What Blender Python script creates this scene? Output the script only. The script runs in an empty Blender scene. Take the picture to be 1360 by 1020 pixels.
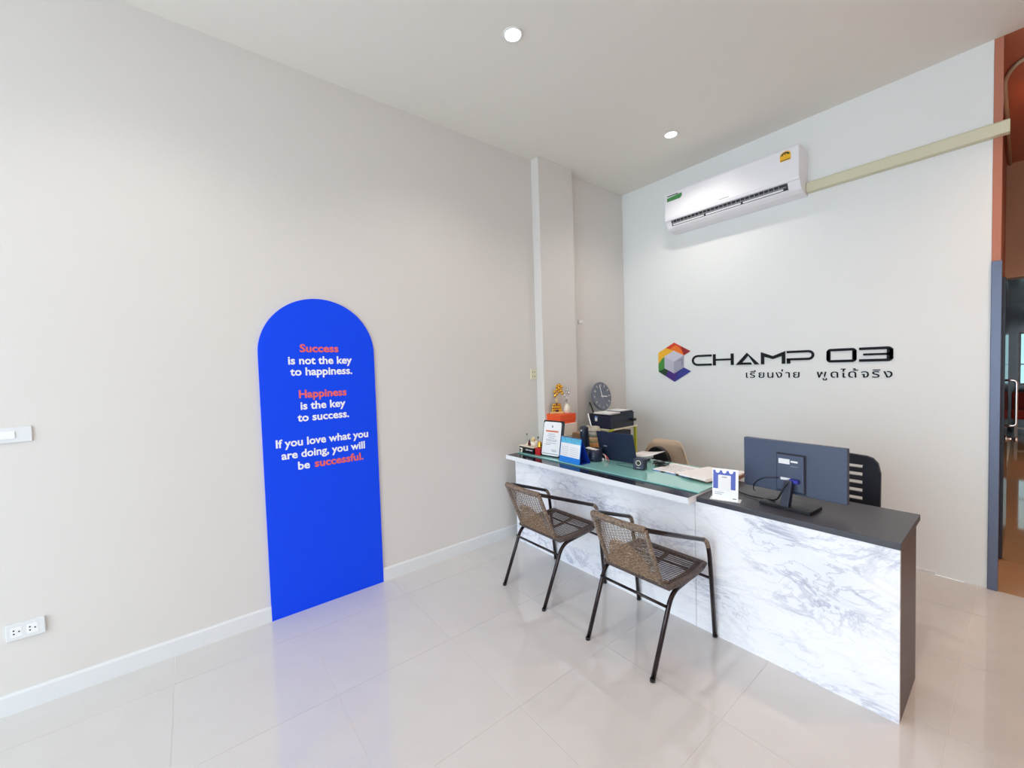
import bpy, bmesh, math, random
from mathutils import Vector, Matrix
random.seed(7)
C = bpy.context.scene
COL = C.collection
PI = math.pi

# ------------------------------------------------------------ camera
f_px, yaw, pitch, roll = 542.23, 0.898984, -0.0378843, -0.0306258
cy_, sy_ = math.cos(yaw), math.sin(yaw)
fwd = Vector((-sy_*math.cos(pitch), cy_*math.cos(pitch), math.sin(pitch)))
rt = Vector((cy_, sy_, 0)); up = rt.cross(fwd)
r2 = rt*math.cos(roll) + up*math.sin(roll)
u2 = -rt*math.sin(roll) + up*math.cos(roll)
cam = bpy.data.cameras.new('camera'); cam.sensor_width = 36; cam.lens = f_px*36/1360; cam.clip_start = .05
co = bpy.data.objects.new('camera', cam); COL.objects.link(co)
co.matrix_world = Matrix(((r2.x, u2.x, -fwd.x, 3.05068), (r2.y, u2.y, -fwd.y, -4.20912), (r2.z, u2.z, -fwd.z, 1.6), (0, 0, 0, 1)))
C.camera = co

# ------------------------------------------------------------ world, lights, exposure
w = bpy.data.worlds.new('sky'); C.world = w; w.use_nodes = True
bg = w.node_tree.nodes['Background']
bg.inputs[0].default_value = (.74, .89, 1.0, 1); bg.inputs[1].default_value = 4.0
C.view_settings.view_transform = 'Standard'; C.view_settings.look = 'None'
C.view_settings.exposure = 0.56; C.view_settings.gamma = 1; C.view_settings.use_curve_mapping = False
try:
    C.cycles.max_bounces = 10; C.cycles.diffuse_bounces = 7; C.cycles.caustics_reflective = False; C.cycles.caustics_refractive = False
    C.cycles.sample_clamp_indirect = 6
except Exception: pass

H = 3.64      # ceiling height
YF = -8.0     # shop front
XR = 4.6      # right side wall

def portal(loc, rot, sx, sy):
    l = bpy.data.lights.new('daylight_portal', 'AREA'); l.shape = 'RECTANGLE'; l.size = sx; l.size_y = sy
    l.cycles.is_portal = True
    o = bpy.data.objects.new('daylight_portal', l); COL.objects.link(o); o.location = loc; o.rotation_euler = rot
portal((2.3, YF-.05, 1.65), (PI/2, 0, 0), 4.3, 3.3)

# ------------------------------------------------------------ materials
def nt(name):
    m = bpy.data.materials.new(name); m.use_nodes = True
    t = m.node_tree; return m, t, t.nodes['Principled BSDF']
def mat(name, col, rough=.5, metal=0, spec=.5, coat=0, noise=0, nscale=20, bump=0, bscale=200, emis=None, estr=0, trans=0, alpha=1):
    m, t, b = nt(name)
    b.inputs['Base Color'].default_value = (*col, 1); b.inputs['Roughness'].default_value = rough
    b.inputs['Metallic'].default_value = metal; b.inputs['Specular IOR Level'].default_value = spec
    b.inputs['Coat Weight'].default_value = coat; b.inputs['Transmission Weight'].default_value = trans
    tc = t.nodes.new('ShaderNodeTexCoord')
    if noise:
        n = t.nodes.new('ShaderNodeTexNoise'); n.inputs['Scale'].default_value = nscale; n.inputs['Detail'].default_value = 4
        t.links.new(tc.outputs['Object'], n.inputs['Vector'])
        mx = t.nodes.new('ShaderNodeMix'); mx.data_type = 'RGBA'
        mx.inputs[6].default_value = (*[c*(1-noise) for c in col], 1); mx.inputs[7].default_value = (*[min(1, c*(1+noise)) for c in col], 1)
        t.links.new(n.outputs[0], mx.inputs[0]); t.links.new(mx.outputs[2], b.inputs['Base Color'])
    if bump:
        n = t.nodes.new('ShaderNodeTexNoise'); n.inputs['Scale'].default_value = bscale; n.inputs['Detail'].default_value = 3
        t.links.new(tc.outputs['Object'], n.inputs['Vector'])
        bp = t.nodes.new('ShaderNodeBump'); bp.inputs['Strength'].default_value = bump; bp.inputs['Distance'].default_value = .002
        t.links.new(n.outputs[0], bp.inputs['Height']); t.links.new(bp.outputs[0], b.inputs['Normal'])
    if emis: b.inputs['Emission Color'].default_value = (*emis, 1); b.inputs['Emission Strength'].default_value = estr
    return m
def S(r, g, b):   # sRGB 0-255 -> linear
    def f(c):
        c /= 255; return c/12.92 if c <= .04045 else ((c+.055)/1.055)**2.4
    return (f(r), f(g), f(b))

M = {}
M['wall_left'] = mat('beige_wall_paint', S(219, 216, 213), .55, noise=.01, nscale=3, bump=.12, bscale=60)
M['wall_back'] = mat('white_wall_paint', S(233, 236, 236), .55, noise=.01, nscale=3, bump=.12, bscale=60)
M['ceiling'] = mat('ceiling_paint', S(232, 229, 222), .7, bump=.1, bscale=50)
M['skirt'] = mat('skirting_paint', S(224, 227, 230), .4)
M['wall_other'] = mat('warm_side_wall_paint', S(222, 206, 194), .6)
M['terra'] = mat('terracotta_paint', S(186, 118, 94), .5)
M['tan'] = mat('tan_paint', S(196, 156, 122), .5)
M['frame_blue'] = mat('slate_aluminium', S(92, 100, 122), .35, metal=.3)
M['black'] = mat('black_plastic', (.012, .013, .016), .35)
M['blackgloss'] = mat('gloss_black', (.008, .009, .015), .12)
M['navy'] = mat('navy_black_plastic', S(30, 38, 62), .4)
M['white'] = mat('white_plastic', S(240, 241, 243), .3)
M['paper'] = mat('white_paper', S(238, 238, 240), .8)
M['paper_warm'] = mat('cream_paper', S(234, 231, 231), .8)
M['ink'] = mat('grey_ink', S(120, 125, 140), .8)
M['chrome'] = mat('chrome', (.8, .8, .82), .12, metal=1)
M['blue_arch'] = mat('blue_panel_vinyl', S(2, 72, 246), .42, spec=.25)
M['arch_edge'] = mat('blue_panel_edge', S(14, 40, 150), .4)
M['coral'] = mat('coral_lettering', S(240, 104, 92), .5)
M['whitetxt'] = mat('white_lettering', S(245, 246, 250), .5)
M['letter'] = mat('black_acrylic', S(14, 16, 26), .6, spec=.25)
M['slabdark'] = mat('dark_laminate', S(62, 62, 70), .33, noise=.12, nscale=40)
M['slabblack'] = mat('black_gloss_laminate', S(34, 36, 46), .12, noise=.1, nscale=40)
M['panel_brown'] = mat('brown_grey_laminate', S(86, 76, 78), .4)
M['edgewhite'] = mat('white_edge_band', S(238, 240, 244), .35)
M['desk_in'] = mat('white_melamine', S(215, 215, 218), .45)
M['orange'] = mat('orange_card', S(240, 84, 28), .45)
M['boxwhite'] = mat('pinkish_white_card', S(236, 222, 214), .6)
M['gold'] = mat('gold', S(226, 172, 60), .22, metal=.9)
M['goldpale'] = mat('pale_gold', S(240, 214, 150), .3, metal=.6)
M['silver'] = mat('silver', (.62, .6, .58), .2, metal=1)
M['darkred'] = mat('dark_red', S(90, 18, 28), .3)
M['red'] = mat('red_plastic', S(190, 32, 34), .3)
M['clock'] = mat('slate_clock_face', S(108, 116, 130), .45)
M['ivory'] = mat('ivory_plastic', S(226, 222, 196), .4)
M['lime'] = mat('lime_edge', S(190, 196, 60), .4)
M['beige'] = mat('beige_shell', S(206, 184, 160), .45)
M['calblue'] = mat('calendar_blue', S(24, 130, 226), .4)
M['calsky'] = mat('calendar_photo', S(90, 180, 235), .4, noise=.6, nscale=60)
M['caldark'] = mat('calendar_side', S(24, 60, 170), .4)
M['signblue'] = mat('sign_blue', S(36, 62, 170), .3)
M['cyan'] = mat('cyan_plastic', S(40, 150, 190), .4)
M['kraft'] = mat('brown_board', S(150, 112, 84), .7)
M['green'] = mat('green_vinyl', S(70, 140, 80), .4, noise=.7, nscale=70)
M['yellow'] = mat('yellow_label', S(244, 190, 40), .4)
M['coffee'] = mat('milk_coffee', S(206, 164, 116), .3)
M['coffee2'] = mat('caramel_coffee', S(190, 128, 66), .3)
M['clearplastic'] = mat('frosted_clear_plastic', S(236, 226, 204), .2, trans=.6)
M['fig_white'] = mat('cream_ceramic', S(236, 226, 206), .25)
M['monitor'] = mat('monitor_back', S(70, 80, 104), .42, bump=.1, bscale=500)
M['vga'] = mat('blue_plug', S(36, 44, 150), .4)
M['mesh_chair'] = mat('black_chair_plastic', S(22, 26, 40), .5)
M['acwhite'] = mat('ac_white', S(240, 240, 246), .28)
M['acgrey'] = mat('ac_grey', S(150, 152, 158), .4)
M['acdark'] = mat('ac_dark_slot', S(40, 40, 46), .5)
M['trunk'] = mat('cream_trunking', S(214, 211, 184), .45)
M['lamp'] = mat('lamp_lens', (1, 1, 1), .5, emis=(1, .99, .96), estr=14)
M['lampring'] = mat('lamp_ring', S(235, 235, 232), .3)
M['redsofa'] = mat('red_fabric', S(190, 50, 36), .7)
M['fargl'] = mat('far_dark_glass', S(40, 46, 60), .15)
M['farwin'] = mat('daylit_pane', S(170, 210, 215), .4, emis=S(170, 215, 222), estr=.8)
M['grout'] = mat('pale_grout', S(222, 220, 214), .7)
M['print_orange'] = mat('print_orange', S(214, 120, 84), .6)
for n_, c_ in dict(l_red=(222, 62, 34), l_dred=(150, 34, 36), l_orange=(240, 120, 40), l_yellow=(246, 186, 46), l_green=(70, 146, 66), l_dgreen=(36, 70, 46), l_blue=(50, 60, 150), l_purple=(74, 44, 130), cubeT=(206, 206, 220), cubeL=(190, 190, 206), cubeR=(164, 164, 184), cubeD=(120, 120, 140)).items():
    M[n_] = mat('emblem_'+n_, S(*c_), .35)

def floor_mat(name, col):
    m, t, b = nt(name); tc = t.nodes.new('ShaderNodeTexCoord')
    oi = t.nodes.new('ShaderNodeObjectInfo')
    n = t.nodes.new('ShaderNodeTexNoise'); n.inputs['Scale'].default_value = 2.2; n.inputs['Detail'].default_value = 6; n.inputs['Distortion'].default_value = 1.5
    t.links.new(tc.outputs['Object'], n.inputs['Vector'])
    r = t.nodes.new('ShaderNodeValToRGB'); r.color_ramp.elements[0].color = (*[c*.93 for c in col], 1); r.color_ramp.elements[1].color = (*[c*1.05 for c in col], 1)
    t.links.new(n.outputs[0], r.inputs[0]); t.links.new(r.outputs[0], b.inputs['Base Color'])
    b.inputs['Roughness'].default_value = .05; b.inputs['Specular IOR Level'].default_value = .85
    return m
M['tile'] = floor_mat('polished_tile', S(207, 205, 204))
M['tile_brown'] = floor_mat('brown_tile', S(186, 152, 120))

def marble_mat():
    m, t, b = nt('marble_laminate'); tc = t.nodes.new('ShaderNodeTexCoord')
    mp = t.nodes.new('ShaderNodeMapping'); mp.inputs['Rotation'].default_value = (0, math.radians(-22), 0); mp.inputs['Scale'].default_value = (1, 1, 2.3)
    t.links.new(tc.outputs['Object'], mp.inputs[0])
    def veins(scale, dist, lo, seedoff):
        n = t.nodes.new('ShaderNodeTexNoise'); n.inputs['Scale'].default_value = scale; n.inputs['Detail'].default_value = 9; n.inputs['Roughness'].default_value = .62; n.inputs['Distortion'].default_value = dist
        ad = t.nodes.new('ShaderNodeVectorMath'); ad.inputs[1].default_value = (seedoff, seedoff, seedoff)
        t.links.new(mp.outputs[0], ad.inputs[0]); t.links.new(ad.outputs[0], n.inputs['Vector'])
        s = t.nodes.new('ShaderNodeMath'); s.operation = 'SUBTRACT'; s.inputs[1].default_value = .5; t.links.new(n.outputs[0], s.inputs[0])
        a = t.nodes.new('ShaderNodeMath'); a.operation = 'ABSOLUTE'; t.links.new(s.outputs[0], a.inputs[0])
        r = t.nodes.new('ShaderNodeMapRange'); r.inputs[1].default_value = 0; r.inputs[2].default_value = lo; r.inputs[3].default_value = 1; r.inputs[4].default_value = 0
        t.links.new(a.outputs[0], r.inputs[0]); return r
    v1 = veins(1.9, .7, .028, 3); v2 = veins(3.6, .9, .02, 11)
    n3 = t.nodes.new('ShaderNodeTexNoise'); n3.inputs['Scale'].default_value = 2.0; n3.inputs['Detail'].default_value = 5
    t.links.new(mp.outputs[0], n3.inputs['Vector'])
    r3 = t.nodes.new('ShaderNodeMapRange'); r3.inputs[1].default_value = .47; r3.inputs[2].default_value = .68
    t.links.new(n3.outputs[0], r3.inputs[0])
    base = t.nodes.new('ShaderNodeMix'); base.data_type = 'RGBA'; base.inputs[6].default_value = (*S(250, 251, 255), 1); base.inputs[7].default_value = (*S(236, 240, 250), 1)
    t.links.new(r3.outputs[0], base.inputs[0])
    def over(prev, v, col, k):
        mul = t.nodes.new('ShaderNodeMath'); mul.operation = 'MULTIPLY'; t.links.new(v.outputs[0], mul.inputs[0])
        q = t.nodes.new('ShaderNodeMath'); q.operation = 'MULTIPLY_ADD'; q.inputs[1].default_value = k; q.inputs[2].default_value = k*.25
        t.links.new(r3.outputs[0], q.inputs[0]); t.links.new(q.outputs[0], mul.inputs[1])
        mx = t.nodes.new('ShaderNodeMix'); mx.data_type = 'RGBA'; mx.inputs[7].default_value = (*col, 1)
        t.links.new(mul.outputs[0], mx.inputs[0]); t.links.new(prev.outputs[2], mx.inputs[6]); return mx
    a = over(base, v1, S(160, 166, 192), .62); c = over(a, v2, S(160, 164, 180), .5)
    t.links.new(c.outputs[2], b.inputs['Base Color']); b.inputs['Roughness'].default_value = .3
    return m
M['marble'] = marble_mat()
def glass_mat():
    m, t, b = nt('green_back_painted_glass')
    b.inputs['Base Color'].default_value = (*S(150, 216, 210), 1); b.inputs['Roughness'].default_value = .03
    b.inputs['Coat Weight'].default_value = 1; b.inputs['Coat Roughness'].default_value = .02; b.inputs['IOR'].default_value = 1.55
    return m
M['glass'] = glass_mat()
def wicker_mat(name, c1, c2, sc=90):
    m, t, b = nt(name); tc = t.nodes.new('ShaderNodeTexCoord')
    n = t.nodes.new('ShaderNodeTexNoise'); n.inputs['Scale'].default_value = sc; n.inputs['Detail'].default_value = 3
    t.links.new(tc.outputs['Object'], n.inputs['Vector'])
    r = t.nodes.new('ShaderNodeValToRGB'); r.color_ramp.elements[0].position = .35; r.color_ramp.elements[1].position = .65
    r.color_ramp.elements[0].color = (*c1, 1); r.color_ramp.elements[1].color = (*c2, 1)
    t.links.new(n.outputs[0], r.inputs[0]); t.links.new(r.outputs[0], b.inputs['Base Color']); b.inputs['Roughness'].default_value = .45
    return m
M['wick'] = wicker_mat('brown_wicker', S(88, 74, 66), S(150, 130, 112))
M['wickdark'] = wicker_mat('dark_wicker', S(52, 44, 46), S(96, 80, 72))
M['wicktan'] = wicker_mat('tan_wicker', S(116, 92, 70), S(172, 140, 108))
M['tube'] = mat('dark_bronze_tube', S(40, 27, 30), .16, metal=.6, coat=.25)

# ------------------------------------------------------------ mesh helpers
class MB:
    def __init__(s): s.v = []; s.f = []; s.sm = []
    def add(s, vs, fs, smooth=False):
        o = len(s.v); s.v += [tuple(v) for v in vs]; s.f += [tuple(i+o for i in f) for f in fs]; s.sm += [smooth]*len(fs); return s
    def box(s, x0, x1, y0, y1, z0, z1):
        v = [(x, y, z) for z in (z0, z1) for y in (y0, y1) for x in (x0, x1)]
        return s.add(v, [(0, 2, 3, 1), (4, 5, 7, 6), (0, 1, 5, 4), (2, 6, 7, 3), (0, 4, 6, 2), (1, 3, 7, 5)])
    def obox(s, c, ax, ay, az, hx, hy, hz):   # oriented box
        c = Vector(c); ax, ay, az = Vector(ax).normalized()*hx, Vector(ay).normalized()*hy, Vector(az).normalized()*hz
        v = [c+ax*i+ay*j+az*k for k in (-1, 1) for j in (-1, 1) for i in (-1, 1)]
        return s.add(v, [(0, 2, 3, 1), (4, 5, 7, 6), (0, 1, 5, 4), (2, 6, 7, 3), (0, 4, 6, 2), (1, 3, 7, 5)])
    def prism(s, pts, o, ux, uy, un, th):      # polygon pts in (ux,uy) plane extruded along un by th
        o, ux, uy, un = Vector(o), Vector(ux), Vector(uy), Vector(un)
        n = len(pts); a = [o+ux*p[0]+uy*p[1] for p in pts]; b = [p+un*th for p in a]
        return s.add(a+b, [tuple(range(n))[::-1], tuple(range(n, 2*n))] + [(i, (i+1) % n, n+(i+1) % n, n+i) for i in range(n)])
    def tube(s, pts, r, n=8, caps=True, closed=False):
        pts = [Vector(p) for p in pts]; k = len(pts); rr = r if isinstance(r, (list, tuple)) else [r]*k
        t0 = (pts[1]-pts[0]).normalized(); ref = Vector((0, 0, 1)) if abs(t0.z) < .9 else Vector((1, 0, 0))
        a = t0.cross(ref).normalized(); rings = []
        for i, p in enumerate(pts):
            if closed: t = (pts[(i+1) % k]-pts[i-1]).normalized()
            else: t = ((pts[i+1]-p).normalized() if i < k-1 else Vector()) + ((p-pts[i-1]).normalized() if i else Vector()); t.normalize()
            a = (a-t*a.dot(t)).normalized(); b = t.cross(a)
            rings.append([p+(a*math.cos(2*PI*j/n)+b*math.sin(2*PI*j/n))*rr[i] for j in range(n)])
        v = [q for R_ in rings for q in R_]; f = []
        for i in range(k if closed else k-1):
            i2 = (i+1) % k
            for j in range(n): f.append((i*n+j, i*n+(j+1) % n, i2*n+(j+1) % n, i2*n+j))
        s.add(v, f, True)
        if caps and not closed:
            o = len(s.v)-len(v); s.f += [tuple(o+j for j in range(n))[::-1], tuple(o+(k-1)*n+j for j in range(n))]; s.sm += [False]*2
        return s
    def lathe(s, prof, c, n=24, ax=(0, 0, 1)):  # prof (r,h)
        c, ax = Vector(c), Vector(ax).normalized(); ref = Vector((1, 0, 0)) if abs(ax.x) < .9 else Vector((0, 1, 0))
        a = ax.cross(ref).normalized(); b = ax.cross(a)
        v = [c+ax*h+(a*math.cos(2*PI*j/n)+b*math.sin(2*PI*j/n))*max(r, 1e-5) for r, h in prof for j in range(n)]
        f = [(i*n+j, i*n+(j+1) % n, (i+1)*n+(j+1) % n, (i+1)*n+j) for i in range(len(prof)-1) for j in range(n)]
        f += [tuple(range(n))[::-1], tuple((len(prof)-1)*n+j for j in range(n))]
        s.add(v, f, True); s.sm[-1] = s.sm[-2] = False; return s
    def ball(s, c, r, n=12, sx=1, sy=1, sz=1):
        v = []; m = n//2
        for i in range(m+1):
            th = PI*i/m
            for j in range(n): ph = 2*PI*j/n; v.append((c[0]+sx*r*math.sin(th)*math.cos(ph), c[1]+sy*r*math.sin(th)*math.sin(ph), c[2]+sz*r*math.cos(th)))
        return s.add(v, [(i*n+j, (i+1)*n+j, (i+1)*n+(j+1) % n, i*n+(j+1) % n) for i in range(m) for j in range(n)], True)
    def build(s, name, m, parent=None, bevel=0, loc=None, label=None, kind=None, segs=2):
        me = bpy.data.meshes.new(name); me.from_pydata(s.v, [], s.f)
        me.polygons.foreach_set('use_smooth', s.sm)
        bm = bmesh.new(); bm.from_mesh(me); bmesh.ops.remove_doubles(bm, verts=bm.verts, dist=1e-6); bmesh.ops.recalc_face_normals(bm, faces=bm.faces); bm.to_mesh(me); bm.free()
        me.materials.append(M[m] if isinstance(m, str) else m)
        o = bpy.data.objects.new(name, me); COL.objects.link(o)
        if parent: o.parent = parent
        if loc: o.location = loc
        if bevel:
            b = o.modifiers.new('bevel', 'BEVEL'); b.width = bevel; b.segments = segs; b.limit_method = 'ANGLE'; b.angle_limit = .6
        if label: o['label'] = label
        if kind: o['kind'] = kind
        return o
def thing(name, label, cat, loc=(0, 0, 0), rz=0, group=None):
    o = bpy.data.objects.new(name, None); COL.objects.link(o); o.location = loc; o.rotation_euler = (0, 0, rz); o.empty_display_size = .05
    o['label'] = label; o['category'] = cat
    if group: o['group'] = group
    return o
def tag(o, label, cat, group=None):
    o['label'] = label; o['category'] = cat
    if group: o['group'] = group
    return o
def struct(name, mb, m, **k): return mb.build(name, m, kind='structure', **k)
def arc(c, r, a0, a1, n, ux, uy):
    c, ux, uy = Vector(c), Vector(ux), Vector(uy)
    return [c+ux*r*math.cos(a0+(a1-a0)*i/n)+uy*r*math.sin(a0+(a1-a0)*i/n) for i in range(n+1)]
def rnd(pts, r, n=5):   # fillet the inner corners of a 3-D polyline
    pts = [Vector(p) for p in pts]; out = [pts[0]]
    for i in range(1, len(pts)-1):
        p, a, b = pts[i], pts[i-1], pts[i+1]; da, db = a-p, b-p
        q = min(r, da.length*.48, db.length*.48); A = p+da.normalized()*q; B = p+db.normalized()*q
        for k in range(n+1):
            t = k/n; out.append(A*(1-t)**2+p*2*t*(1-t)+B*t*t)
    out.append(pts[-1]); return out
def rrect(x0, x1, y0, y1, r, n=5):
    o = []
    for cx, cy, a in ((x1-r, y0+r, -PI/2), (x1-r, y1-r, 0), (x0+r, y1-r, PI/2), (x0+r, y0+r, PI)):
        o += [(cx+r*math.cos(a+PI/2*i/n), cy+r*math.sin(a+PI/2*i/n)) for i in range(n+1)]
    return o
def text(s, name, m, o, ux, uy, width=None, height=.1, th=.002, bold=0, parent=None, label=None, spacing=1):
    """flat lettering: ux,uy unit vectors, origin = baseline left; width scales it to fit"""
    cu = bpy.data.curves.new(name, 'FONT'); cu.body = s; cu.size = 1; cu.offset = bold; cu.resolution_u = 3; cu.space_character = spacing
    ob = bpy.data.objects.new(name, cu); COL.objects.link(ob)
    me = bpy.data.meshes.new_from_object(ob.evaluated_get(bpy.context.evaluated_depsgraph_get()))
    bpy.data.objects.remove(ob); bpy.data.curves.remove(cu)
    xs = [v.co.x for v in me.vertices]; x0, x1 = min(xs), max(xs)
    sx = width/(x1-x0) if width else height; sz = height
    ux, uy, o = Vector(ux), Vector(uy), Vector(o); un = ux.cross(uy).normalized()
    bm = bmesh.new(); bm.from_mesh(me)
    ge = bmesh.ops.extrude_face_region(bm, geom=bm.faces[:])
    for e in ge['geom']:
        if isinstance(e, bmesh.types.BMVert): e.co.z += 1
    for v in bm.verts: v.co = o+ux*((v.co.x-x0)*sx)+uy*(v.co.y*sz)+un*(v.co.z*th)
    bmesh.ops.recalc_face_normals(bm, faces=bm.faces)
    bm.to_mesh(me); bm.free(); me.polygons.foreach_set('use_smooth', [False]*len(me.polygons)); me.materials.clear(); me.materials.append(M[m]); me.name = name
    r = bpy.data.objects.new(name, me); COL.objects.link(r)
    if parent: r.parent = parent
    if label: r['label'] = label
    return r
X, Y, Z = Vector((1, 0, 0)), Vector((0, 1, 0)), Vector((0, 0, 1))

# ------------------------------------------------------------ room shell
fl = struct('floor', MB().box(-.1, XR, YF, 0, -.04, -.0012).box(2.8, XR, 0, 9.1, -.04, -.0012), 'grout')
T = .6425; cache = {}; nt_ = 0
def tiles(x0, x1, y0, y1, m, xs, ys, key):
    ix = math.floor((x0-xs)/T)
    while xs+ix*T < x1:
        a, b = max(xs+ix*T, x0), min(xs+(ix+1)*T, x1); iy = math.floor((y0-ys)/T)
        while ys+iy*T < y1:
            c, d = max(ys+iy*T, y0), min(ys+(iy+1)*T, y1); iy += 1
            if b-a < .01 or d-c < .01: continue
            k = (round(b-a, 3), round(d-c, 3), key); g = .0009
            if k not in cache:
                o = MB().box(-(b-a)/2+g, (b-a)/2-g, -(d-c)/2+g, (d-c)/2-g, -.01, 0).build('tile', m, fl); cache[k] = o
            else:
                o = cache[k].copy(); COL.objects.link(o)
            o.location = ((a+b)/2, (c+d)/2, random.uniform(-.00012, .00012))
        ix += 1
tiles(0, XR-.001, YF+.001, 0, 'tile', .2925, -3.695, 'a')
tiles(2.906, XR-.001, 0, 8.95, 'tile_brown', .2925, -3.695+T*5.75, 'b')

struct('wall_left', MB().box(-.15, 0, YF-.1, .12, 0, H), 'wall_left')
struct('wall_back', MB().box(-.15, 2.905, 0, .12, 0, H), 'wall_back')
struct('ceiling', MB().box(-.15, XR+.1, YF-.1, .0, H, H+.1), 'ceiling')
struct('ceiling_hall', MB().box(2.7, XR+.1, .0, 9.2, H, H+.1), 'terra')
struct('wall_right', MB().box(XR, XR+.12, YF-.1, 9.2, 0, H), 'wall_other')
# the pilaster against the left wall
struct('trim_1', MB().box(0, .104, -1.465, -.985, 0, H), 'wall_left', bevel=.004)
# skirting
struct('baseboard_left', MB().prism([(0, 0), (.011, 0), (.011, .088), (.006, .1), (0, .1)], (0, -3.11, 0), X, Z, Y, 1.645).prism([(0, 0), (.011, 0), (.011, .088), (.006, .1), (0, .1)], (0, YF, 0), X, Z, Y, -YF-3.849), 'skirt')
struct('baseboard_back', MB().box(.0, 2.66, -.01, 0, 0, .02), 'skirt')
# shop front: frame with an open glazed bay (behind the camera)
struct('wall_front', MB().box(0, .15, YF-.12, YF, 0, H).box(XR-.15, XR, YF-.12, YF, 0, H).box(0.15, XR-.15, YF-.12, YF, 3.3, H), 'wall_back')
wf = MB()
for x in (.15, 1.2, 2.27, 3.35, XR-.2): wf.box(x, x+.05, YF-.1, YF-.04, 0, 3.3)
wf.box(.15, XR-.15, YF-.1, YF-.04, 3.24, 3.3); struct('window_1', wf, 'frame_blue')
struct('pavement', MB().box(-6, 10, YF-9, YF-.12, -.1, -.02), 'paper_warm')

# hall beyond the opening on the right
struct('wall_hall_left', MB().box(2.8, 2.905, .12, 2.84, 0, H), 'terra')
struct('wall_hall_beam', MB().box(2.8, XR, 2.84, 3.05, 2.42, H), 'tan')
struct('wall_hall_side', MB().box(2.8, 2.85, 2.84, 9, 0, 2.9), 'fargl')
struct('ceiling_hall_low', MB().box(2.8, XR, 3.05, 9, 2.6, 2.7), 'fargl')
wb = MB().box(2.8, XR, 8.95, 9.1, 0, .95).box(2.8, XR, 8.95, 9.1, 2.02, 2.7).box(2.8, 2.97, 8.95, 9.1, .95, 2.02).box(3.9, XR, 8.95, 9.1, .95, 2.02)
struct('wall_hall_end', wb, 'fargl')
wi = MB().box(2.97, 3.9, 9.02, 9.05, .95, 2.02).build('window_2', 'farwin', kind='structure')
MB().box(2.97, 3.0, 8.94, 9.0, .95, 2.02).box(3.0, 3.9, 8.94, 9.0, 1.98, 2.02).box(3.0, 3.9, 8.94, 9.0, .95, .99).box(3.4, 3.44, 8.94, 9.0, .99, 1.98).box(3.0, 3.4, 8.94, 9.0, 1.36, 1.385).build('window_frame', 'white', wi)
struct('trim_2', MB().box(2.906, 2.952, -.012, .05, 0, 2.21), 'frame_blue', bevel=.002)
struct('trim_3', MB().box(2.906, 2.945, .0, .118, 2.212, H-.002), 'terra')
# open door leaf in the hall
dl = struct('door_1', MB().box(2.925, 2.957, .67, 1.6, .01, 2.18), 'fargl', bevel=.003)
MB().tube(rnd([(2.957, .8, 1.39), (3.012, .8, 1.39), (3.012, .8, 1.035), (2.957, .8, 1.035)], .04), .009, 8).build('door_handle', 'chrome', dl)
MB().lathe([(.022, 0), (.022, .012), (.012, .014), (.012, .045), (.02, .05), (.02, .065), (.004, .068)], (2.957, .8, .93), 14, X).build('door_lock', 'chrome', dl)
sofa = thing('bench', 'red cushioned bench at the far end of the hall', 'bench', (3.5, 8.0, 0))
MB().box(-.6, .6, -.3, .3, .38, .55).build('seat', 'redsofa', sofa, bevel=.03)
MB().box(-.6, .6, .24, .32, .5, .85).build('backrest', 'redsofa', sofa, bevel=.02)
for sx in (-.54, .54):
    for sy in (-.25, .25): MB().box(sx-.02, sx+.02, sy-.02, sy+.02, 0, .4).build('leg', 'white', sofa)
MB().box(-.56, .56, -.26, -.24, .2, .225).build('stretcher', 'white', sofa)
# conduit on the hall ceiling
tag(MB().tube(rnd([(3.6, .22, 3.625), (3.0, .40, 3.625), (2.935, .62, 3.625), (2.93, 2.8, 3.625)], .15, 6), .013, 8).build('conduit', 'trunk'), 'thin painted conduit pipe bending along the hall ceiling', 'pipe')

# ------------------------------------------------------------ downlights
def downlight(x, y, z, label, power, col=(1, .91, .82), spot=True, grp='recessed round downlights'):
    t = thing('downlight', label, 'ceiling light', (x, y, z), 0, grp)
    MB().lathe([(.056, 0), (.062, -.003), (.062, -.006), (.05, -.010), (.047, -.004), (.047, 0)], (0, 0, 0), 32).build('ring', 'lampring', t)
    MB().lathe([(.047, -.003), (.047, -.0045), (.03, -.008), (.001, -.009)], (0, 0, 0), 32).build('lens', 'lamp', t)
    l = bpy.data.lights.new('downlight_lamp', 'SPOT'); l.energy = power; l.color = col; l.spot_size = 2.3; l.spot_blend = .8; l.shadow_soft_size = .05
    o = bpy.data.objects.new('downlight_lamp', l); COL.objects.link(o); o.parent = t; o.location = (0, 0, -.02)
downlight(1.082, -2.554, H, 'bright round downlight in the ceiling, nearer and larger', 32)
downlight(1.067, -.74, H, 'round downlight in the ceiling near the air conditioner', 32)
for (x, y) in ((1.08, -4.4), (3.2, -6.2)): downlight(x, y, H, ('round ceiling downlight out of view, nearest the left wall' if x < 2 else 'round ceiling downlight out of view, nearest the shop front'), 32)
downlight(3.7, -.74, H, 'round warm downlight beyond the wall end', 60, (1, .62, .40))
downlight(3.6, -2.55, H, 'round warm downlight right of the counter', 40, (1, .62, .40))
downlight(3.15, 1.05, H, 'warm downlight glowing on the hall ceiling', 60, (1, .72, .5))
downlight(3.6, 5.0, 2.6, 'warm downlight deep in the hall', 60, (1, .72, .5))

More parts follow.
